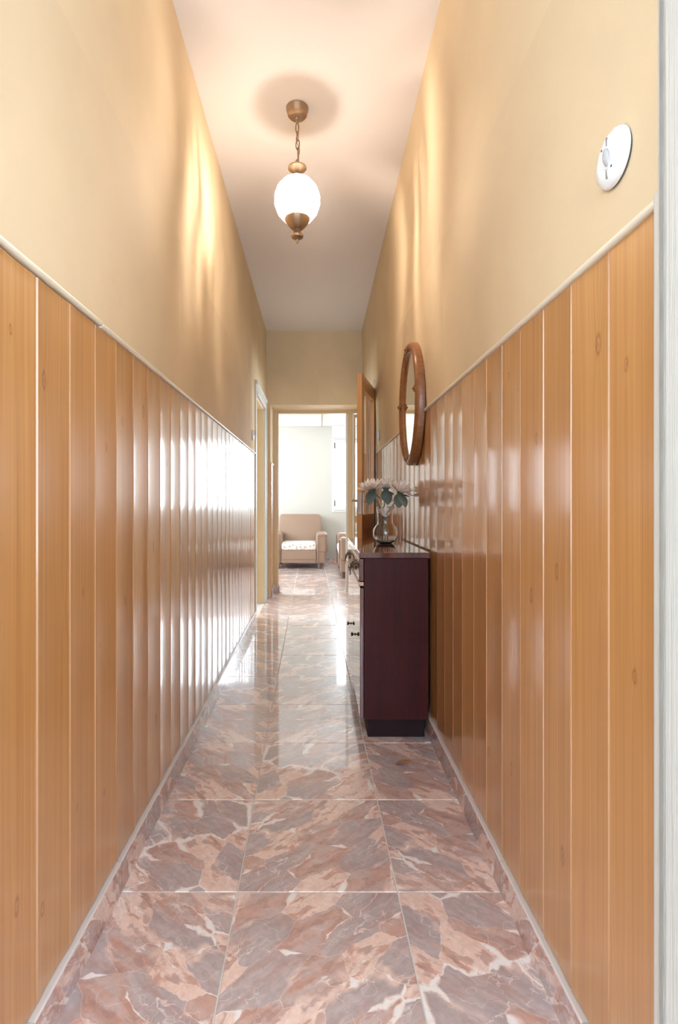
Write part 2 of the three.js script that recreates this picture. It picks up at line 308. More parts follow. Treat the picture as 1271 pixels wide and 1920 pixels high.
// skirting tiles
const ROW0 = 1.344, ROW = 0.418, COL0 = -0.2096, COL = 0.412, SHEAR = -0.017;
function skirting(name, s, d0, d1, label) {
  const root = struct(name, null, null, label, 'baseboard');
  for (let k = Math.floor((d0 - ROW0) / ROW); ROW0 + k * ROW < d1; k++) {
    const a = Math.max(d0, ROW0 + k * ROW + 0.001), b = Math.min(d1, ROW0 + (k + 1) * ROW - 0.001); if (b - a < 0.02) continue;
    const xa = face(s, a), xb = face(s, b), t = 0.012, hh = 0.080, c = 0.003;
    const X = (x, off) => x - s * off;
    const ring = (y, off) => s < 0 ? [V(xa - 0.010, y, -a), V(X(xa, off), y, -a), V(X(xb, off), y, -b), V(xb - 0.010, y, -b)] : [V(X(xa, off), y, -a), V(xa + 0.010, y, -a), V(xb + 0.010, y, -b), V(X(xb, off), y, -b)];
    const r0 = ring(0.0005, t), r1 = ring(hh - c, t), r2 = ring(hh, t - c), g = quads([[r0[0], r0[1], r1[1], r1[0]], [r0[1], r0[2], r1[2], r1[1]], [r0[2], r0[3], r1[3], r1[2]], [r0[3], r0[0], r1[0], r1[3]]]);
    const g2 = quads([[r1[0], r1[1], r2[1], r2[0]], [r1[1], r1[2], r2[2], r2[1]], [r1[2], r1[3], r2[3], r2[2]], [r1[3], r1[0], r2[0], r2[3]], [r2[0], r2[1], r2[2], r2[3]]]);
    const uv = g.attributes.uv; for (let i = 0; i < uv.count; i++) uv.setXY(i, uv.getX(i) / 0.42 + k * 0.37, uv.getY(i) / 0.42 + k * 0.23);
    const p = part('tile', g, skirtTile, root); part('glazed_edge', g2, skirtEdge, p);
  }
  return root;
}
skirting('baseboard_left', -1, 0.62, L0 - 0.085, 'marble-print skirting tiles along the left boards');
skirting('baseboard_right', 1, 0.72, R0 - 0.085, 'marble-print skirting tiles along the right boards');
const bbEnd = struct('baseboard_end', null, null, 'short skirting tiles round the foot of the far doorway', 'baseboard');
part('tile', [rslab(OPEN_L - 0.002, OPEN_L + 0.018, 0.0005, 0.085, END + 0.01, 5.82)], skirtTile, bbEnd);
part('tile', [rslab(OPEN_L + 0.019, -0.437, 0.0005, 0.085, 5.80, 5.818)], skirtTile, bbEnd);
part('tile', [rslab(face(-1, 5.4), face(-1, 5.4) + 0.012, 0.0005, 0.08, 5.32, END - 0.002)], skirtTile, bbEnd);

// floor: grout bed with single glazed tiles
const floor = struct('floor', [slab(-2.75, 2.75, -0.12, -0.0015, -2.55, 8.85)], grout, 'glossy pink and grey marble-print tile floor', 'floor');
function tile(x0, x1, d0, d1, xj, dj, col, row) {    // clipped tile, its print keeps the place of the whole tile
  const sh = (x, d) => x + SHEAR * (d - ROW0), j = 0.0017, c = 0.0012;
  const P = (x, d, y) => V(sh(x, d), y, -d);
  const ring = (i, y) => [P(x0 + i, d0 + i, y), P(x1 - i, d0 + i, y), P(x1 - i, d1 - i, y), P(x0 + i, d1 - i, y)];
  const a = ring(j, -0.0016), b = ring(j, -c), e = ring(j + c, 0);
  const list = [[e[0], e[1], e[2], e[3]]];
  for (let i = 0; i < 4; i++) { const n = (i + 1) % 4; list.push([b[i], b[n], e[n], e[i]], [a[i], a[n], b[n], b[i]]); }
  const g = quads(list), pos = g.attributes.position, uv = g.attributes.uv, v = (((col * 3 + row * 5) % 4) + 4) % 4;
  for (let i = 0; i < pos.count; i++) {
    const d = -pos.getZ(i), x = pos.getX(i) - SHEAR * (d - ROW0), u = (x - xj) / COL, w = (d - dj) / ROW;
    const q = col % 2 === 0 ? [u, w] : [1 - u, w];
    uv.setXY(i, ...(v < 2 ? q : [1 - q[0], 1 - q[1]]));
  }
  return [g, (col + row * 2 + 40) % 3 === 0 ? 1 : 0];
}
const MIN_CORR = (d) => face(-1, d) + 0.002, MAX_CORR = (d) => face(1, d) - 0.002;
for (let k = -9; k < 18; k++) {
  const dj = ROW0 + k * ROW;
  for (const [a, b, lo, hi] of [[-2.4, 0.6, -1.7, 1.7], [0.6, 5.85, null, null], [5.85, 8.68, -2.1, 2.6]]) {
    const d0 = Math.max(dj, a), d1 = Math.min(dj + ROW, b); if (d1 - d0 < 0.012) continue;
    const dm = (d0 + d1) / 2, off = SHEAR * (dm - ROW0), l = (lo ?? MIN_CORR(dm)) - off, h = (hi ?? MAX_CORR(dm)) - off;
    for (let c = -5; c < 8; c++) {
      const xj = COL0 + (c - 1) * COL + COL, x0 = Math.max(xj - 0, l), x1 = Math.min(xj + COL, h); if (x1 - x0 < 0.015) continue;
      const [g, m] = tile(x0, x1, d0, d1, xj, dj, c, k); part('tile', g, marbleMats[m], floor);
    }
  }
}

// ---------- the rooms that daylight comes from ----------
function holed(axis, at0, at1, lo, hi, y0, y1, hole) {   // a wall across x ('d' axis: hole along x) or along d with one rectangular hole
  const B = (p, q, ya, yb) => axis === 'd' ? slab(p, q, ya, yb, at0, at1) : slab(at0, at1, ya, yb, p, q);
  const [h0, h1, hy0, hy1] = hole;
  return [B(lo, h0, y0, y1), B(h1, hi, y0, y1), B(h0, h1, y0, hy0), B(h0, h1, hy1, y1)];
}
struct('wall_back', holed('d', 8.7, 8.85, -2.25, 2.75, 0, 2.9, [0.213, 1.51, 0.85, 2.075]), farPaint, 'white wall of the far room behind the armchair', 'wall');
struct('wall_far_left', holed('x', -2.25, -2.1, 5.85, 8.7, 0, 2.9, [6.6, 8.2, 0.7, 2.1]), whitePaint, 'white side wall of the far room, left', 'wall');
struct('wall_far_right', [slab(2.6, 2.75, 0, 2.9, 5.85, 8.7)], whitePaint, 'white side wall of the far room, right', 'wall');
struct('wall_far_front', [slab(-2.1, OPEN_L - 0.01, 0, 2.5, 5.85, 5.87), slab(OPEN_R + 0.01, 2.6, 0, 2.5, 5.85, 5.87), slab(OPEN_L, OPEN_R, 2.06, 2.5, 5.85, 5.87)], whitePaint, 'white face of the doorway wall inside the far room', 'wall');
struct('ceiling_far', [slab(-2.25, 2.75, 2.5, 2.62, 5.85, 8.85)], whitePaint, 'white ceiling of the far room', 'ceiling');
struct('trim_6', [rslab(-2.1, 0.045, 2.27, 2.5, 8.40, 8.70, 0.01, 2)], whitePaint, 'deep white cornice over the armchair', 'trim');
struct('trim_7', [rslab(0.05, 2.6, 2.275, 2.5, 8.46, 8.70, 0.01, 2)], whitePaint, 'white cornice over the far window', 'trim');
const bbBack = struct('baseboard_back', null, null, 'marble-print skirting tiles on the far white wall', 'baseboard');
for (let x = -2.09; x < 2.55; x += COL) { const w = Math.min(COL, 2.59 - x); const g = slab(x + 0.001, x + w - 0.001, 0.0005, 0.075, 8.686, 8.70); const uv = g.attributes.uv; for (let i = 0; i < uv.count; i++) uv.setXY(i, uv.getX(i) / 0.42, uv.getY(i) / 0.42 + x); part('tile', g, skirtTile, bbBack); }
// right room, left room and entrance hall
struct('wall_right_room', [...holed('x', 2.6, 2.75, 3.2, END, 0, 2.7, [4.2, 5.4, 0.85, 2.15]), slab(0.63, 2.75, 0, 2.7, 3.07, 3.2)], whitePaint, 'white walls of the room behind the right doorway', 'wall');
struct('ceiling_right_room', [slab(0.55, 2.75, 2.7, 2.8, 3.07, END)], whitePaint, 'white ceiling of the room behind the right doorway', 'ceiling');
struct('wall_left_room', [...holed('x', -2.75, -2.6, 3.2, END, 0, 2.7, [4.25, 5.45, 0.85, 2.15]), slab(-2.75, -0.66, 0, 2.7, 3.07, 3.2)], whitePaint, 'white walls of the room behind the left doorway', 'wall');
struct('ceiling_left_room', [slab(-2.75, -0.6, 2.7, 2.8, 3.07, END)], whitePaint, 'white ceiling of the room behind the left doorway', 'ceiling');
struct('wall_hall', [...holed('d', -2.55, -2.4, -1.85, 1.85, 0, CEIL, [-0.65, 0.65, 0.55, 2.45]), ...holed('x', 1.7, 1.85, -2.4, 0.73, 0, CEIL, [-1.55, 0.15, 0.5, 2.5]), ...holed('x', -1.85, -1.7, -2.4, 0.73, 0, CEIL, [-1.55, 0.15, 0.5, 2.5]), slab(0.606, 1.7, 0, CEIL, 0.6, 0.73), slab(-1.7, -0.645, 0, CEIL, 0.6, 0.73)], whitePaint, 'white walls of the entrance hall', 'wall');

function win(n, x, y, d, w, h, turn, label) {        // two-sash window standing in its opening
  const root = struct('window_' + n, null, null, label, 'window'); root.position.set(x, y, -d); root.rotation.y = turn;
  const f = 0.045, t = 0.06, B = (x0, x1, y0, y1, z0 = -0.03, z1 = 0.03, r = 0.004) => rbox(x1 - x0, y1 - y0, z1 - z0, r, [(x0 + x1) / 2, (y0 + y1) / 2, (z0 + z1) / 2], 1);
  part('window_frame', [B(-w / 2, -w / 2 + f, 0, h), B(w / 2 - f, w / 2, 0, h), B(-w / 2 + f, w / 2 - f, 0, f), B(-w / 2 + f, w / 2 - f, h - f, h)], whiteGloss, root);
  for (const s of [-1, 1]) {
    const x0 = s < 0 ? -w / 2 + f * 0.7 : 0.002, x1 = s < 0 ? -0.002 : w / 2 - f * 0.7, q = 0.058;
    const sash = part('sash', [B(x0, x0 + q, f * 0.7, h - f * 0.7, 0.01, 0.055), B(x1 - q, x1, f * 0.7, h - f * 0.7, 0.01, 0.055), B(x0 + q, x1 - q, f * 0.7, f * 0.7 + q, 0.01, 0.055), B(x0 + q, x1 - q, h - f * 0.7 - q, h - f * 0.7, 0.01, 0.055)], whiteGloss, root);
    part('pane', B(x0 + q - 0.004, x1 - q + 0.004, f * 0.7 + q - 0.004, h - f * 0.7 - q + 0.004, 0.028, 0.032, 0.001), glassPane, sash);
    for (const hy of [0.10, h - 0.17]) part('hinge', new THREE.CylinderGeometry(0.008, 0.008, 0.095, 10).translate(s * (w / 2 - 0.046), hy + 0.045, 0.064), bakelite, sash);
  }
  return root;
}
const w1 = win(1, 0.8615, 0.85, 8.72, 1.297, 1.225, 0, 'white two-sash window of the far room, right of the armchair');
part('shutter_box', rbox(1.297, 0.20, 0.10, 0.008, [0, 1.225 + 0.10, 0.07], 2), whiteGloss, w1);
win(2, -2.17, 0.7, 7.4, 1.6, 1.4, Math.PI / 2, 'white two-sash window in the side wall of the far room');
win(3, 2.67, 0.85, 4.8, 1.2, 1.3, -Math.PI / 2, 'white two-sash window of the right room');
win(4, -2.67, 0.85, 4.85, 1.2, 1.3, Math.PI / 2, 'white two-sash window of the left room');
win(5, 1.77, 0.5, -0.7, 1.7, 2.0, -Math.PI / 2, 'white two-sash window in the right wall of the entrance hall');
win(6, 0, 0.55, -2.47, 1.3, 1.9, Math.PI, 'white two-sash end window of the entrance hall');
win(7, -1.77, 0.5, -0.7, 1.7, 2.0, Math.PI / 2, 'white two-sash window in the left wall of the entrance hall');

// ---------- door frames and leaves ----------
function casing(s, d0, d1, h, m) {                   // two-step moulding round a side doorway
  const list = [], B = (a, b, y0, y1, out) => { const x = face(s, (a + b) / 2); return s < 0 ? rslab(x - 0.012, x + out, y0, y1, a, b, 0.004, 2) : rslab(x - out, x + 0.012, y0, y1, a, b, 0.004, 2); };
  for (const [a, b, o] of [[d0 - 0.075, d0 + 0.005, 0.005], [d0 - 0.085, d0 - 0.055, 0.008], [d1 - 0.005, d1 + 0.075, 0.012], [d1 + 0.055, d1 + 0.085, 0.022]]) list.push(B(a, b, 0.0005, h + 0.075, o));
  list.push(B(d0 - 0.075, d1 + 0.075, h - 0.005, h + 0.075, 0.012), B(d0 - 0.085, d1 + 0.085, h + 0.062, h + 0.095, 0.024), B(d0 - 0.01, d1 + 0.01, h - 0.01, h + 0.02, 0.018));
  return list;
}
function lining(s, d0, d1, h) {
  const xa = face(s, d0) + s * 0.012, xb = face(s, d0) + s * (THICK + 0.004), lo = Math.min(xa, xb), hi = Math.max(xa, xb);
  return [rslab(lo, hi, 0.0005, h, d0 - 0.001, d0 + 0.022), rslab(lo, hi, 0.0005, h, d1 - 0.022, d1 + 0.001), rslab(lo, hi, h - 0.022, h + 0.001, d0, d1)];
}
const doorLeft = struct('door_1', null, null, 'side doorway in the left wall with cream moulded casing', 'door');
part('casing', casing(-1, L0, L1, DOOR_H), gloss, doorLeft);
part('door_lining', lining(-1, L0, L1, DOOR_H), tanPaint, doorLeft);
{ // its leaf stands open into the left room, square to the wall
  const g = [rbox(0.66, 1.90, 0.036, 0.004, [0, 0, 0], 2)], leaf = part('door_leaf', g, tanPaint, doorLeft); leaf.position.set(face(-1, L1) - THICK - 0.345, 0.965, -(L1 - 0.045));
  for (const y of [-0.70, 0.0, 0.70]) part('hinge', new THREE.CylinderGeometry(0.007, 0.007, 0.09, 10).translate(0.338, y, 0.02), darkBrass, leaf);
  part('door_handle', [new THREE.CylinderGeometry(0.009, 0.009, 0.05, 10).rotateX(Math.PI / 2).translate(-0.27, 0.05, 0.04), rbox(0.12, 0.016, 0.014, 0.005, [-0.22, 0.05, 0.062])], chrome, leaf);
}
const doorRight = struct('door_2', null, null, 'varnished glazed door folded back against the right wall', 'door');
part('casing', casing(1, R0, R1, DOOR_H), gloss, doorRight);
part('door_lining', lining(1, R0, R1, DOOR_H), tanPaint, doorRight);
{
  const A = [0.470, 4.492], B = [0.300, 3.885], len = Math.hypot(A[0] - B[0], A[1] - B[1]), hgt = 1.955, t = 0.04;
  const leaf = new THREE.Group(); leaf.name = 'door_leaf'; doorRight.add(leaf);
  leaf.position.set((A[0] + B[0]) / 2, 0.012, -(A[1] + B[1]) / 2); leaf.rotation.y = Math.atan2(-(A[0] - B[0]), -(A[1] - B[1])) ; // local +z points from the hinge side to the free edge
  leaf.rotation.y = Math.atan2(B[0] - A[0], -(B[1] - A[1]));
  const z0 = -len / 2, z1 = len / 2, st = 0.095, S = (za, zb, ya, yb, th = t) => rbox(th, yb - ya, zb - za, 0.004, [0, (ya + yb) / 2, (za + zb) / 2], 2);
  part('stile', S(z1 - st, z1, 0, hgt), doorVarnish, leaf); part('stile', S(z0, z0 + st, 0, hgt), doorVarnish, leaf);
  part('rail', S(z0 + st, z1 - st, hgt - 0.11, hgt, t - 0.002), doorVarnish, leaf); part('rail', S(z0 + st, z1 - st, 0.78, 0.90, t - 0.002), doorVarnish, leaf); part('rail', S(z0 + st, z1 - st, 0, 0.16, t - 0.002), doorVarnish, leaf);
  part('panel', S(z0 + st - 0.005, z1 - st + 0.005, 0.155, 0.785, 0.018), doorVarnish, leaf);
  part('pane', S(z0 + st - 0.005, z1 - st + 0.005, 0.895, hgt - 0.105, 0.005), glassPane, leaf);
  part('glazing_bar', S((z0 + z1) / 2 - 0.01, (z0 + z1) / 2 + 0.01, 0.90, hgt - 0.11, 0.022), doorVarnish, leaf);
  const hz = z1 - 0.05, hy = 1.005;
  for (const s of [-1, 1]) part('door_handle', [rbox(0.006, 0.17, 0.036, 0.003, [s * (t / 2 + 0.003), hy - 0.02, hz], 2), new THREE.CylinderGeometry(0.009, 0.011, 0.045, 14).rotateZ(Math.PI / 2).translate(s * (t / 2 + 0.026), hy, hz), rbox(0.016, 0.018, 0.12, 0.007, [s * (t / 2 + 0.046), hy, hz - 0.045], 3)], chrome, leaf);
  part('lock_plate', rbox(0.022, 0.16, 0.003, 0.001, [0, hy - 0.02, z1 + 0.001], 1), chrome, leaf);
  for (const y of [0.25, 1.0, 1.75]) part('hinge', new THREE.CylinderGeometry(0.008, 0.008, 0.1, 10).translate(0.02, y, z0 - 0.006), darkBrass, leaf);
}
const doorFar = struct('door_3', null, null, 'tan frame of the far doorway with a narrow glazed side leaf', 'door');
part('frame_post', [rslab(OPEN_L, -0.466, 0.0005, LINTEL, 5.85, 5.91, 0.003), rslab(-0.478, -0.455, 0.0005, 2.0, 5.875, 5.91, 0.003)], tanPaint, doorFar);
part('frame_post', [rslab(0.328, 0.372, 0.0005, LINTEL, 5.85, 5.91, 0.003)], tanPaint, doorFar);
part('frame_head', [rslab(-0.466, 0.328, 2.0, LINTEL, 5.85, 5.91, 0.003), rslab(0.372, OPEN_R, 2.0, LINTEL, 5.85, 5.91, 0.003)], tanPaint, doorFar);
part('stop_strip', [rslab(0.300, 0.328, 0.0005, 2.0, 5.868, 5.91, 0.003), rslab(0.372, 0.392, 0.0005, 2.0, 5.845, 5.90, 0.003)], whiteGloss, doorFar);
{
  const leaf = part('side_leaf', [rslab(0.392, 0.407, 0.01, 1.995, 5.855, 5.895, 0.003), rslab(0.432, OPEN_R, 0.01, 1.995, 5.855, 5.895, 0.003), rslab(0.407, 0.432, 0.01, 0.16, 5.855, 5.895, 0.003), rslab(0.407, 0.432, 0.78, 0.86, 5.855, 5.895, 0.003), rslab(0.407, 0.432, 1.95, 1.995, 5.855, 5.895, 0.003)], tanPaint, doorFar);
  part('pane', slab(0.405, 0.434, 0.15, 0.79, 5.874, 5.878), glassPane, leaf); part('pane', slab(0.405, 0.434, 0.85, 1.96, 5.874, 5.878), glassPane, leaf);
}
const doorHall = struct('door_4', null, null, 'cream gloss door casing at the near end of the right boards', 'door');
part('casing', [rslab(face(1, 0.65) - 0.014, face(1, 0.65) + 0.13, 0.0005, CEIL - 0.002, 0.598, 0.715, 0.004, 2), rslab(face(1, 0.65) - 0.021, face(1, 0.65) + 0.02, 0.0005, CEIL - 0.002, 0.690, 0.702, 0.005, 3), rslab(face(1, 0.65) - 0.030, face(1, 0.65) + 0.14, 0.0005, CEIL - 0.002, 0.570, 0.680, 0.01, 3)], gloss, doorHall);

// ---------- furniture and things ----------
// console cabinet
{
  const X0 = 0.173, X1 = 0.462, D0 = 2.205, D1 = 3.10, c = thing('console_cabinet', 'dark mahogany console cabinet with two drawers and two doors, under the oval mirror', 'cabinet', [X0, 0, -D0]);
  const S = (x0, x1, y0, y1, d0, d1, r = 0.0015) => rslab(x0 - X0, x1 - X0, y0, y1, d0 - D0, d1 - D0, r, 2);
  const uvm = (g, sx, sy) => { const p = g.attributes.position, u = g.attributes.uv, n = g.attributes.normal; for (let i = 0; i < p.count; i++) { const ax = Math.abs(n.getX(i)), az = Math.abs(n.getZ(i)), ay = Math.abs(n.getY(i)); u.setXY(i, ax > az && ax > ay ? p.getZ(i) * sx : p.getX(i) * sx, ay > ax && ay > az ? p.getZ(i) * sy : p.getY(i) * sy); } return g; };
  const U = (...a) => uvm(S(...a), 2.2, 1.1);
  part('side_panel', U(X0 + 0.018, X1, 0.085, 0.766, D0 + 0.003, D0 + 0.021), mahogany, c);
  part('side_panel', U(X0 + 0.018, X1, 0.085, 0.766, D1 - 0.021, D1 - 0.003), mahogany, c);
  part('carcass', [U(X0 + 0.02, X1, 0.085, 0.103, D0 + 0.02, D1 - 0.02), U(X1 - 0.008, X1, 0.1, 0.766, D0 + 0.02, D1 - 0.02), U(X0 + 0.02, X1 - 0.01, 0.64, 0.655, D0 + 0.02, D1 - 0.02)], mahogany, c);
  part('top', uvm(rbox(X1 + 0.006 - X0 + 0.004, 0.024, D1 - D0 + 0.008, 0.0025, [(X1 + 0.006 - X0 - 0.004) / 2, 0.779, -(D1 - D0) / 2], 2), 1.4, 1.2), lacquer, c);
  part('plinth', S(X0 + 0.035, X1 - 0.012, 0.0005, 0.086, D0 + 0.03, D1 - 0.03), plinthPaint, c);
  const mid = (D0 + D1) / 2;
  for (const [a, b] of [[D0 + 0.002, mid - 0.002], [mid + 0.002, D1 - 0.002]]) {
    const near = a < mid - 0.1, m = (a + b) / 2;
    const dr = part('drawer', U(X0 - 0.004, X0 + 0.017, 0.668, 0.764, a, b, 0.004), lacquer, c);
    const plate = new THREE.Shape(); for (let i = 0; i <= 48; i++) { const t = i / 48 * 6.2832, r = 1 + 0.14 * Math.cos(6 * t), px = 0.042 * r * Math.cos(t), py = 0.020 * r * Math.sin(t); i ? plate.lineTo(px, py) : plate.moveTo(px, py); }
    const pg = new THREE.ExtrudeGeometry(plate, { depth: 0.003, bevelEnabled: true, bevelSize: 0.001, bevelThickness: 0.001, bevelSegments: 1 }); pg.rotateY(-Math.PI / 2); pg.translate(X0 - X0 - 0.005, 0.716, -(m - D0));
    const h = part('handle_plate', pg, darkBrass, dr);
    const zc = -(m - D0), bail = tube([V(-0.012, 0.722, zc + 0.03), V(-0.022, 0.716, zc + 0.033), V(-0.026, 0.700, zc + 0.022), V(-0.027, 0.694, zc), V(-0.026, 0.700, zc - 0.022), V(-0.022, 0.716, zc - 0.033), V(-0.012, 0.722, zc - 0.03)], 0.0028, 24, 6);
    part('handle', [bail, new THREE.SphereGeometry(0.006, 10, 8).translate(-0.012, 0.722, zc + 0.03), new THREE.SphereGeometry(0.006, 10, 8).translate(-0.012, 0.722, zc - 0.03), new THREE.CylinderGeometry(0.003, 0.0015, 0.03, 8).translate(-0.028, 0.680, zc)], darkBrass, dr);
    const door = part('door', U(X0, X0 + 0.017, 0.088, 0.640, a, b, 0.003), lacquer, c);
    const kd = near ? b - 0.15 : a + 0.18, ky = near ? 0.373 : 0.348;
    part('knob', lathe([[0, 0.021], [0.008, 0.020], [0.0105, 0.016], [0.008, 0.012], [0.004, 0.009], [0.004, 0.003], [0.009, 0.0], [0, 0]].reverse(), 18).rotateZ(Math.PI / 2).translate(0.0, ky, -(kd - D0)), darkBrass, door);
  }
  const mo = new THREE.Shape(); mo.moveTo(0, 0.650); mo.lineTo(-0.008, 0.660); mo.lineTo(-0.008, 0.666); mo.lineTo(0.015, 0.666); mo.lineTo(0.015, 0.650); mo.closePath();
  part('moulding', toCreasedNormals(new THREE.ExtrudeGeometry(mo, { depth: D1 - D0 - 0.004, bevelEnabled: false }).translate(0, 0, -(D1 - D0) + 0.002), 0.3), std('gilded moulding', [0.55, 0.40, 0.22], 0.25), c);
}

// oval mirror
{
  const D = 2.60, Y = 1.488, a = 0.255, b = 0.302, tilt = 0.028;
  const m = thing('oval_mirror', 'oval mirror in a carved dark wood frame hanging above the console cabinet', 'mirror', [plaster(1, D, Y) - 0.004, Y, -D]);
  m.rotation.y = -Math.PI / 2; // local +z faces the corridor, local x runs along the wall
  const prof = [[0.0, 0.002], [0.0, 0.024], [-0.003, 0.034], [-0.010, 0.042], [-0.019, 0.045], [-0.026, 0.042], [-0.030, 0.036], [-0.034, 0.035], [-0.040, 0.037], [-0.045, 0.034], [-0.049, 0.028], [-0.050, 0.020]];
  const N = 96, pos = [], uv = [], idx = [];
  for (let i = 0; i <= N; i++) { const t = i / N * Math.PI * 2, cx = Math.cos(t), sy = Math.sin(t); prof.forEach(([o, z], j) => { pos.push((a + o) * cx, (b + o) * sy, z); uv.push(i / N * 6, j / prof.length); }); }
  for (let i = 0; i < N; i++) for (let j = 0; j + 1 < prof.length; j++) { const k = i * prof.length + j, l = k + prof.length; idx.push(k, l, k + 1, k + 1, l, l + 1); }
  const g = new THREE.BufferGeometry(); g.setAttribute('position', new THREE.Float32BufferAttribute(pos, 3)); g.setAttribute('uv', new THREE.Float32BufferAttribute(uv, 2)); g.setIndex(idx); g.computeVertexNormals();
  part('frame', toCreasedNormals(g, 0.9), frameVarnish, m);
  part('glass', new THREE.CylinderGeometry(1, 1, 0.004, 72).rotateX(Math.PI / 2).scale(a - 0.049, b - 0.049, 1).translate(0, 0, 0.024), mirrorGlass, m);
  part('backing', new THREE.CylinderGeometry(1, 1, 0.006, 48).rotateX(Math.PI / 2).scale(a - 0.004, b - 0.004, 1).translate(0, 0, 0.004), footWood, m);
  const beads = []; for (let i = 0; i < 90; i++) { const t = i / 90 * Math.PI * 2; beads.push(new THREE.SphereGeometry(0.0042, 6, 5).translate((a - 0.032) * Math.cos(t), (b - 0.032) * Math.sin(t), 0.037)); }
  part('beading', beads, frameVarnish, m);
  for (const t of [0.12, Math.PI / 2, Math.PI - 0.1, Math.PI * 1.5]) {
    const ox = (a - 0.03) * Math.cos(t), oy = (b - 0.03) * Math.sin(t), list = [];
    for (let k = 0; k < 5; k++) { const q = k / 5 * 6.283; list.push(new THREE.SphereGeometry(0.008, 8, 6).scale(1, 1, 0.8).translate(ox + 0.010 * Math.cos(q), oy + 0.010 * Math.sin(q), 0.043)); }
    list.push(new THREE.SphereGeometry(0.0075, 10, 8).translate(ox, oy, 0.048));
    part('rosette', list, frameVarnish, m);
  }
}

// switches
function roundSwitch(s, d, y, turn, label) {
  const w = thing('light_switch', label, 'light switch', [plaster(s, d, y), y, -d]); w.rotation.y = s < 0 ? Math.PI / 2 : -Math.PI / 2;
  part('base', lathe([[0, 0], [0.043, 0], [0.043, 0.006], [0, 0.006]], 40).rotateX(Math.PI / 2), bakelite, w);
  part('cover', lathe([[0, 0.0165], [0.014, 0.0165], [0.028, 0.0158], [0.036, 0.0140], [0.0415, 0.0105], [0.0442, 0.0065], [0.0442, 0.003]].reverse(), 48).rotateX(Math.PI / 2), porcelain, w);
  const inner = new THREE.Group(); inner.name = 'toggle'; inner.rotation.z = turn; w.add(inner);
  part('paddle', [new THREE.SphereGeometry(1, 20, 14).scale(0.0085, 0.0175, 0.0045).translate(0.001, 0, 0.0165)], paddleGrey, inner);
  part('surround', new THREE.TorusGeometry(0.0135, 0.0016, 8, 36).scale(0.85, 1.35, 1).translate(0, 0, 0.0162), porcelain, inner);
  for (const k of [-1, 1]) part('slot', rbox(0.0028, 0.014, 0.003, 0.0008, [k * 0.009, k * 0.0245, 0.0155], 1, [0, 0, -0.3]), slotGrey, inner);
  for (const k of [-1, 1]) part('screw', new THREE.CylinderGeometry(0.0018, 0.0018, 0.002, 8).rotateX(Math.PI / 2).translate(-k * 0.006, k * 0.0245, 0.0158), bakelite, inner);
}
roundSwitch(1, 0.835, 1.550, 0.35, 'large round white porcelain switch above the near end of the right boards');
roundSwitch(-1, 4.27, 1.555, 0.2, 'small round white switch beside the left doorway');
roundSwitch(1, 4.22, 1.545, 0.1, 'round switch in the shade behind the folded-back glazed door');

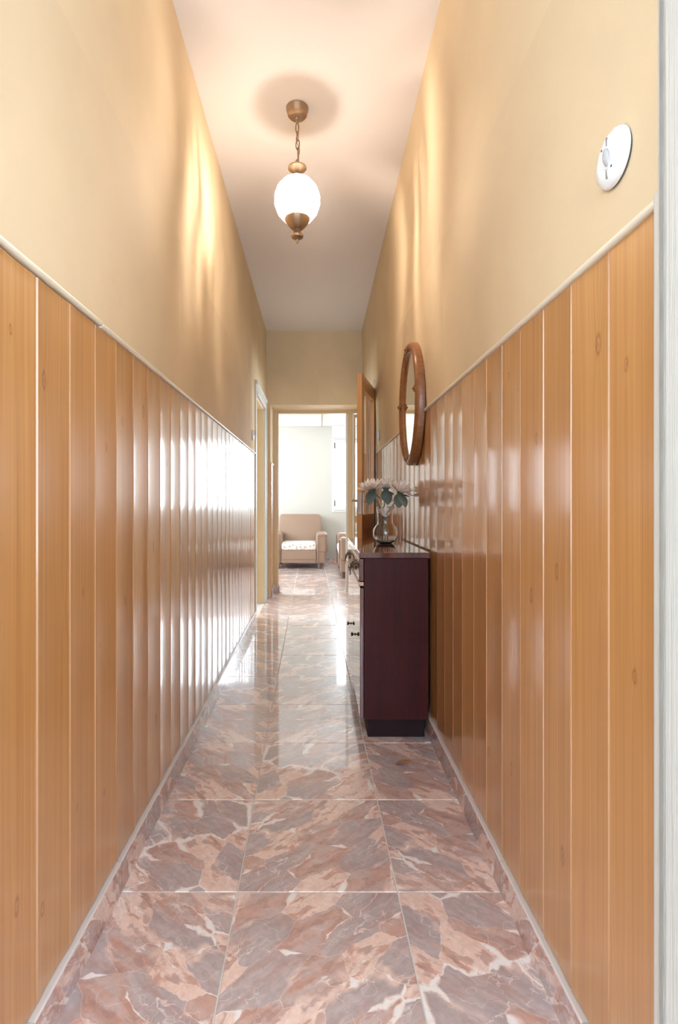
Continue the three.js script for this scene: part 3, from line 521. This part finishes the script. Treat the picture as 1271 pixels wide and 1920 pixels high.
// pendant lamp
{
  const LX = -0.100, LD = 2.41, p = thing('pendant_lamp', 'lit brass chain pendant with a ribbed white glass globe', 'lamp', [LX, CEIL, -LD]);
  part('canopy', lathe([[0, -0.048], [0.010, -0.047], [0.030, -0.044], [0.038, -0.041], [0.041, -0.036], [0.044, -0.034], [0.047, -0.018], [0.050, -0.012], [0.051, -0.003], [0.048, -0.0005], [0, -0.0005]], 40), oldBrass, p);
  part('stem', lathe([[0, -0.072], [0.004, -0.071], [0.006, -0.064], [0.004, -0.058], [0.008, -0.054], [0.009, -0.048], [0, -0.046]], 20), oldBrass, p);
  const link = (len, w) => { const pts = []; for (let i = 0; i < 20; i++) { const t = i / 20 * 6.2832; pts.push(V(w * Math.cos(t), (len / 2) * Math.sin(t) * (0.9 + 0.1 * Math.abs(Math.sin(t))), 0)); } return new THREE.TubeGeometry(new THREE.CatmullRomCurve3(pts, true), 28, 0.0026, 7, true); };
  let y = -0.071; const r = rng(3);
  for (const [len, w, dx] of [[0.050, 0.0075, 0], [0.046, 0.009, 0.001], [0.048, 0.0085, 0.002], [0.060, 0.012, 0.004]]) {
    const o = part('chain_link', link(len, w), oldBrass, p); o.position.set(dx, y - len / 2 + 0.003, 0); o.rotation.y = r() * 3 + (len > 0.055 ? 0 : 0.6); o.rotation.z = len > 0.055 ? 0.12 : (r() - 0.5) * 0.1; y -= len - 0.009;
  }
  part('wire', tube([V(0, -0.06, 0), V(0.006, -0.11, 0.006), V(-0.005, -0.15, 0.004), V(0.010, -0.19, -0.002), V(0.002, -0.245, 0)], 0.0018, 24, 6), oldBrass, p);
  part('top_cap', lathe([[0, -0.320], [0.018, -0.319], [0.011, -0.311], [0.012, -0.304], [0.020, -0.297], [0.036, -0.287], [0.0425, -0.280], [0.0425, -0.276], [0.034, -0.273], [0.014, -0.268], [0.008, -0.260], [0.010, -0.250], [0.006, -0.240], [0, -0.236]], 36), oldBrass, p);
  part('collar', lathe([[0.010, -0.312], [0.020, -0.316], [0.034, -0.322], [0.046, -0.331], [0.044, -0.334], [0.02, -0.328], [0.010, -0.322]], 36), oldBrass, p);
  const GY = -0.427, R = 0.102;                                             // globe centre
  const globePattern = texture(1024, 256, (u, v) => {                        // moulded glass: clearer and milkier streaks
    const wob = 0.012 * Math.sin(v * 9) + 0.01 * fbm(u * 8, v * 3, 2, 2), s = fbm((u + wob) * 70, v * 2.2, 4, 3), s2 = fbm((u + wob) * 24, v * 1.6, 8, 2);
    const pass = (0.05 + 0.95 * smooth(0.40, 0.64, 0.5 * s + 0.5 * s2)) * 1, shown = pass + (0.26 - pass) * (1 - smooth(0.12, 0.42, v)), rr = Math.sqrt(1 - 0.85 * clamp01(shown)); const q = rr * 255; return [q, q, q];
  }, false);
  const globeGlass = std('milky moulded glass', [0.97, 0.95, 0.92], 1, { transmission: 1, thickness: 0, ior: 1.45, roughnessMap: globePattern, specularIntensity: 0.5 });
  const gp = [], gu = [], gi = [], NU = 120, NV = 56;
  for (let j = 0; j <= NV; j++) for (let i = 0; i <= NU; i++) {
    const th = i / NU * Math.PI * 2, ph = 0.42 + (Math.PI - 0.42 - 0.60) * j / NV, bump = 1 + 0.036 * Math.abs(Math.cos(th * 10)) * Math.abs(Math.cos(ph * 9));
    gp.push(R * bump * Math.sin(ph) * Math.cos(th), GY + 1.02 * R * bump * Math.cos(ph), R * bump * Math.sin(ph) * Math.sin(th)); gu.push(i / NU, j / NV);
  }
  for (let j = 0; j < NV; j++) for (let i = 0; i < NU; i++) { const k = j * (NU + 1) + i, l = k + NU + 1; gi.push(k, k + 1, l, k + 1, l + 1, l); }
  const gg = new THREE.BufferGeometry(); gg.setAttribute('position', new THREE.Float32BufferAttribute(gp, 3)); gg.setAttribute('uv', new THREE.Float32BufferAttribute(gu, 2)); gg.setIndex(gi); gg.computeVertexNormals();
  part('globe', gg, globeGlass, p);
  const cy = GY - 0.083;
  part('bottom_cap', lathe([[0, cy - 0.055], [0.018, cy - 0.052], [0.030, cy - 0.044], [0.046, cy - 0.026], [0.056, cy - 0.010], [0.058, cy], [0.056, cy + 0.002], [0.03, cy - 0.004], [0, cy - 0.006]], 40), oldBrass, p);
  const teeth = []; for (let i = 0; i < 36; i++) { const t = i / 36 * 6.2832; teeth.push(new THREE.ConeGeometry(0.0028, 0.014, 5).rotateX(0.0).translate(0.0585 * Math.cos(t), cy + 0.008, 0.0585 * Math.sin(t))); }
  part('crown_fringe', teeth, oldBrass, p);
  part('finial', lathe([[0, cy - 0.122], [0.002, cy - 0.116], [0.006, cy - 0.110], [0.007, cy - 0.100], [0.011, cy - 0.096], [0.026, cy - 0.088], [0.029, cy - 0.080], [0.025, cy - 0.072], [0.016, cy - 0.066], [0.013, cy - 0.060], [0.020, cy - 0.054], [0, cy - 0.05]], 30), oldBrass, p);
  const bulbMat = std('lit bulb', [1, 0.95, 0.85], 0.3, {}); bulbMat.emissive.setRGB(1.0, 0.9, 0.72); bulbMat.emissiveIntensity = 4;
  part('bulb', new THREE.SphereGeometry(0.028, 20, 16).scale(1, 1.15, 1).translate(0, GY + 0.005, 0), bulbMat, p);
  part('lamp_holder', new THREE.CylinderGeometry(0.014, 0.014, 0.06, 16).translate(0, GY + 0.066, 0), oldBrass, p);
  const light = new THREE.PointLight(LAMP_COLOR, LAMP_POWER); light.name = 'pendant_light'; light.position.set(0, GY + 0.005, 0); light.castShadow = true; light.shadow.radius = 0.7; p.add(light);
}

// vase
const VX = 0.340, VD = 2.68, VY = 0.7915;
const clearGlass = std('clear glass', [1, 1, 1], 0.01, { transmission: 1, thickness: 0.003, ior: 1.45 });
{
  const v = thing('glass_vase', 'clear round-bellied glass vase with a wide neck standing on the console cabinet', 'vase', [VX, VY, -VD]);
  const outer = [[0.0, 0.0], [0.036, 0.0], [0.040, 0.004], [0.047, 0.013], [0.057, 0.028], [0.0635, 0.048], [0.062, 0.068], [0.054, 0.086], [0.044, 0.098], [0.040, 0.106], [0.040, 0.125], [0.042, 0.155], [0.046, 0.190]];
  const inner = [[0.0442, 0.190], [0.0402, 0.155], [0.0382, 0.125], [0.0382, 0.106], [0.0422, 0.098], [0.0522, 0.085], [0.0602, 0.068], [0.0617, 0.048], [0.0552, 0.030], [0.0452, 0.016], [0.030, 0.009], [0.014, 0.008]];
  const curve = (l) => new THREE.SplineCurve(l.map(([r, y]) => new THREE.Vector2(r, y))).getPoints(48);
  part('body', new THREE.LatheGeometry([new THREE.Vector2(0.0001, 0.0006), new THREE.Vector2(0.036, 0.0006), ...curve(outer.slice(2)), ...curve(inner), new THREE.Vector2(0.0001, 0.0078)], 64), clearGlass, v);
}
// artificial flowers
const petalMats = [[0.95, 0.82, 0.72], [0.96, 0.89, 0.77], [0.93, 0.75, 0.67]].map((c) => std('silk petal', c, 0.8, { transmission: 0.15, thickness: 0 }));
const leafMat = std('silk leaf', [0.10, 0.125, 0.105], 0.6), leafPale = std('pale silk leaf', [0.19, 0.22, 0.16], 0.65), stemMat = std('stem', [0.10, 0.10, 0.06], 0.7), heartMat = std('flower heart', [0.55, 0.36, 0.14], 0.9);
function blade(len, wid, curl, cup, n = 7) {         // a petal or leaf growing along +y from its foot, bending towards +z
  const pos = [], idx = [], m = 4;
  for (let i = 0; i <= n; i++) { const t = i / n, w = wid * Math.pow(Math.sin(Math.PI * Math.pow(0.04 + 0.96 * t, 0.8) * 0.985), 0.75), ang = curl * t; for (let j = 0; j <= m; j++) { const s = j / m * 2 - 1; pos.push(s * w / 2, len * t * Math.cos(ang * 0.5), len * t * Math.sin(ang * 0.5) + cup * w * (s * s) ); } }
  for (let i = 0; i < n; i++) for (let j = 0; j < m; j++) { const k = i * (m + 1) + j, l = k + m + 1; idx.push(k, k + 1, l, k + 1, l + 1, l); }
  const g = new THREE.BufferGeometry(); g.setAttribute('position', new THREE.Float32BufferAttribute(pos, 3)); g.setIndex(idx); g.computeVertexNormals(); g.setAttribute('uv', new THREE.Float32BufferAttribute(new Float32Array(pos.length / 3 * 2), 2)); return g;
}
const petalGeo = [blade(0.062, 0.029, 0.35, 0.16), blade(0.055, 0.027, 0.2, 0.18), blade(0.044, 0.022, -0.2, 0.2)], leafGeo = [blade(0.086, 0.058, 0.7, 0.10, 9), blade(0.066, 0.042, 0.6, 0.12, 9)];
function flower(label, foot, head, axis, size, leaves, seed) {
  const base = V(VX + foot[0], VY + foot[1], -VD + foot[2]), f = thing('silk_flower', label, 'flower', [base.x, base.y, base.z], 0);
  const H3 = V(...head).sub(V(...foot)), r = rng(seed), mid = V(H3.x * 0.25, H3.y * 0.5, H3.z * 0.25);
  const ax = V(...axis).normalize(), path = [V(0, 0, 0), mid, H3.clone().addScaledVector(ax, -0.02 * size), H3];
  part('stem', tube(path, 0.0022, 24, 6), stemMat, f);
  const head3 = new THREE.Group(); head3.name = 'bloom'; head3.position.copy(H3); head3.quaternion.setFromUnitVectors(V(0, 1, 0), ax); head3.scale.setScalar(size); f.add(head3);
  part('heart', new THREE.SphereGeometry(0.016, 14, 10).scale(1, 0.6, 1).translate(0, 0.006, 0), heartMat, head3);
  part('calyx', lathe([[0.002, -0.02], [0.008, -0.014], [0.015, -0.004], [0.018, 0.002], [0.0, 0.001]], 14), leafMat, head3);
  [[13, 1.22, 0], [12, 0.86, 1], [9, 0.50, 2]].forEach(([n, open, k], ring) => { for (let i = 0; i < n; i++) {
    const q = part('petal', petalGeo[k], petalMats[(i + ring + (r() > 0.7 ? 1 : 0)) % 3], head3), t = (i + 0.5 * (ring % 2)) / n * Math.PI * 2 + (r() - 0.5) * 0.2;
    q.rotation.order = 'YXZ'; q.rotation.set(open + (r() - 0.5) * 0.3, t, (r() - 0.5) * 0.25); q.position.set(0.010 * Math.sin(t), 0.002 + 0.003 * ring, 0.010 * Math.cos(t));
  } });
  for (const [at, turn, tilt, k, mt] of leaves) { const q = part('leaf', leafGeo[k], mt ? leafPale : leafMat, f), pt = new THREE.CatmullRomCurve3(path).getPoint(at); q.rotation.order = 'YXZ'; q.rotation.set(tilt, turn, 0); q.position.copy(pt); }
}
flower('pale peach silk flower leaning left in the glass vase', [0.012, 0.015, 0.004], [-0.072, 0.278, 0.015], [-0.25, 1, 0.18], 1.10, [[0.90, -0.35, 2.25, 0, 0], [0.84, 1.2, 2.0, 1, 1]], 4);
flower('cream silk flower upright in the middle of the bunch', [-0.014, 0.015, -0.006], [0.004, 0.283, -0.012], [0.02, 1, -0.05], 1.05, [[0.90, 0.15, 2.35, 0, 0], [0.88, -0.5, 2.2, 1, 0], [0.8, 2.4, 1.6, 1, 1]], 8);
flower('pink-edged silk flower drooping towards the boarded wall', [-0.018, 0.014, 0.010], [0.075, 0.265, 0.012], [0.42, 1, 0.22], 1.12, [[0.88, 0.5, 2.2, 0, 1], [0.90, -0.3, 2.3, 0, 0], [0.8, 2.0, 1.5, 1, 0]], 12);
{ // small closed bud in the neck
  const f = thing('silk_bud', 'small half-closed pink silk bud low in the vase neck', 'flower', [VX - 0.004, VY + 0.014, -VD + 0.012]);
  part('stem', tube([V(0, 0, 0), V(0.004, 0.06, 0), V(0.0, 0.125, 0.004)], 0.002, 12, 6), stemMat, f);
  const hd = new THREE.Group(); hd.name = 'bloom'; hd.position.set(0, 0.125, 0.004); f.add(hd);
  part('calyx', lathe([[0.001, -0.018], [0.009, -0.008], [0.010, 0.0], [0, 0.001]], 12), leafMat, hd);
  for (let i = 0; i < 7; i++) { const q = part('petal', petalGeo[0], petalMats[i % 3], hd), t = i / 7 * 6.283; q.rotation.order = 'YXZ'; q.rotation.set(0.16 + 0.22 * (i % 3), t, 0); q.position.set(0.004 * Math.sin(t), 0, 0.004 * Math.cos(t)); }
}

// armchair and sofa of the far room
function seating(name, label, category, x, d, turn, seatW, seats) {
  const c = thing(name, label, category, [x, 0, -d], turn), arm = 0.165, w = seatW / 2, R = (a, b, y0, y1, z0, z1, r = 0.02) => rbox(b - a, y1 - y0, z1 - z0, r, [(a + b) / 2, (y0 + y1) / 2, (z0 + z1) / 2], 3);
  // local z = 0 is the front, the back is at z = -0.72
  const bs = new THREE.Shape(); const bw = w + 0.06, bt = w - 0.005 + 0.05; bs.moveTo(-bw, 0.28); bs.lineTo(bw, 0.28); bs.lineTo(bw, 0.50); bs.lineTo(bt, 0.755); bs.quadraticCurveTo(bt - 0.005, 0.785, bt - 0.035, 0.785); bs.lineTo(-bt + 0.035, 0.785); bs.quadraticCurveTo(-bt + 0.005, 0.785, -bt, 0.755); bs.lineTo(-bw, 0.50); bs.closePath();
  const bg = new THREE.ExtrudeGeometry(bs, { depth: 0.13, bevelEnabled: true, bevelSize: 0.02, bevelThickness: 0.025, bevelSegments: 3, curveSegments: 6 }); bg.translate(0, -0.28, 0); bg.rotateX(-0.18); bg.translate(0, 0.28, -0.62);
  part('backrest', toCreasedNormals(bg, 0.7), leather, c);
  for (const s of [-1, 1]) {
    const X = (v) => s * v, B = (a, b, ...q) => s > 0 ? R(a, b, ...q) : R(-b, -a, ...q);
    const am = part('armrest', [B(w, w + arm - 0.035, 0.085, 0.46, -0.68, -0.012, 0.015), B(w - 0.012, w + arm, 0.235, 0.545, -0.66, 0, 0.045)], leather, c);
    const fr = [], px = [w + 0.022, w + arm - 0.028], T = (x0, y0, x1, y1) => new THREE.CylinderGeometry(0.004, 0.004, Math.hypot(x1 - x0, y1 - y0), 6).rotateZ(Math.abs(x1 - x0) > 0.01 ? Math.PI / 2 : 0).translate(X((x0 + x1) / 2), (y0 + y1) / 2, 0.002);
    fr.push(T(px[0], 0.26, px[0], 0.505), T(px[1], 0.26, px[1], 0.505), T(px[0], 0.505, px[1], 0.505), T(px[0] - 0.0, 0.09, px[0], 0.26).translate(0, 0, -0.006));
    part('piping', fr, pipingMat, am);
  }
  part('front_rail', [R(-w + 0.005, w - 0.005, 0.085, 0.285, -0.64, -0.012, 0.012)], leather, c);
  part('piping', [new THREE.CylinderGeometry(0.004, 0.004, seatW - 0.02, 6).rotateZ(Math.PI / 2).translate(0, 0.14, -0.011)], pipingMat, c);
  for (let i = 0; i < seats; i++) { const q = seatW / seats, a = -w + q * i; const g = R(a + 0.008, a + q - 0.008, 0.282, 0.395, -0.56, 0.0, 0.03); const uv = g.attributes.uv, p = g.attributes.position; for (let k = 0; k < uv.count; k++) uv.setXY(k, p.getX(k) * 1.6, (p.getY(k) + p.getZ(k)) * 1.6); part('seat_cushion', g, floral, c); }
  for (const sx of [-1, 1]) for (const sz of [-0.05, -0.62]) part('leg', new THREE.CylinderGeometry(0.035, 0.028, 0.086, 12).translate(sx * (w + 0.04), 0.0435, sz), footWood, c);
  return c;
}
seating('armchair', 'tan leatherette armchair with a white floral seat cushion in the far room', 'armchair', -0.307, 7.93, 0, 0.545, 1);
seating('sofa', 'tan leatherette sofa end under the far window, half hidden by the door frame', 'sofa', 0.272, 7.50, -Math.PI / 2, 0.95, 2);

// scrap on the floor
{
  const g = blade(0.062, 0.024, 0.7, 0.28, 8); g.rotateX(Math.PI / 2 - 0.02); g.rotateZ(0.12); const pos = g.attributes.position; let lo = 9; for (let i = 0; i < pos.count; i++) lo = Math.min(lo, pos.getY(i)); g.translate(0, -lo, 0); g.rotateY(-1.9);
  const under = g.clone(); under.index.array.reverse(); under.translate(0, 0.0012, 0); under.computeVertexNormals();
  const o = finish(new THREE.Mesh(merged([g, under]), std('dry leaf', [0.36, 0.15, 0.055], 0.6))); o.name = numbered('dry_leaf'); o.position.set(0.35, 0.0008, -1.985); scene.add(o);
  tag(o, 'curled brown dry leaf lying on the floor tiles in front of the console cabinet', 'leaf');
}

renderer.render(scene, camera);
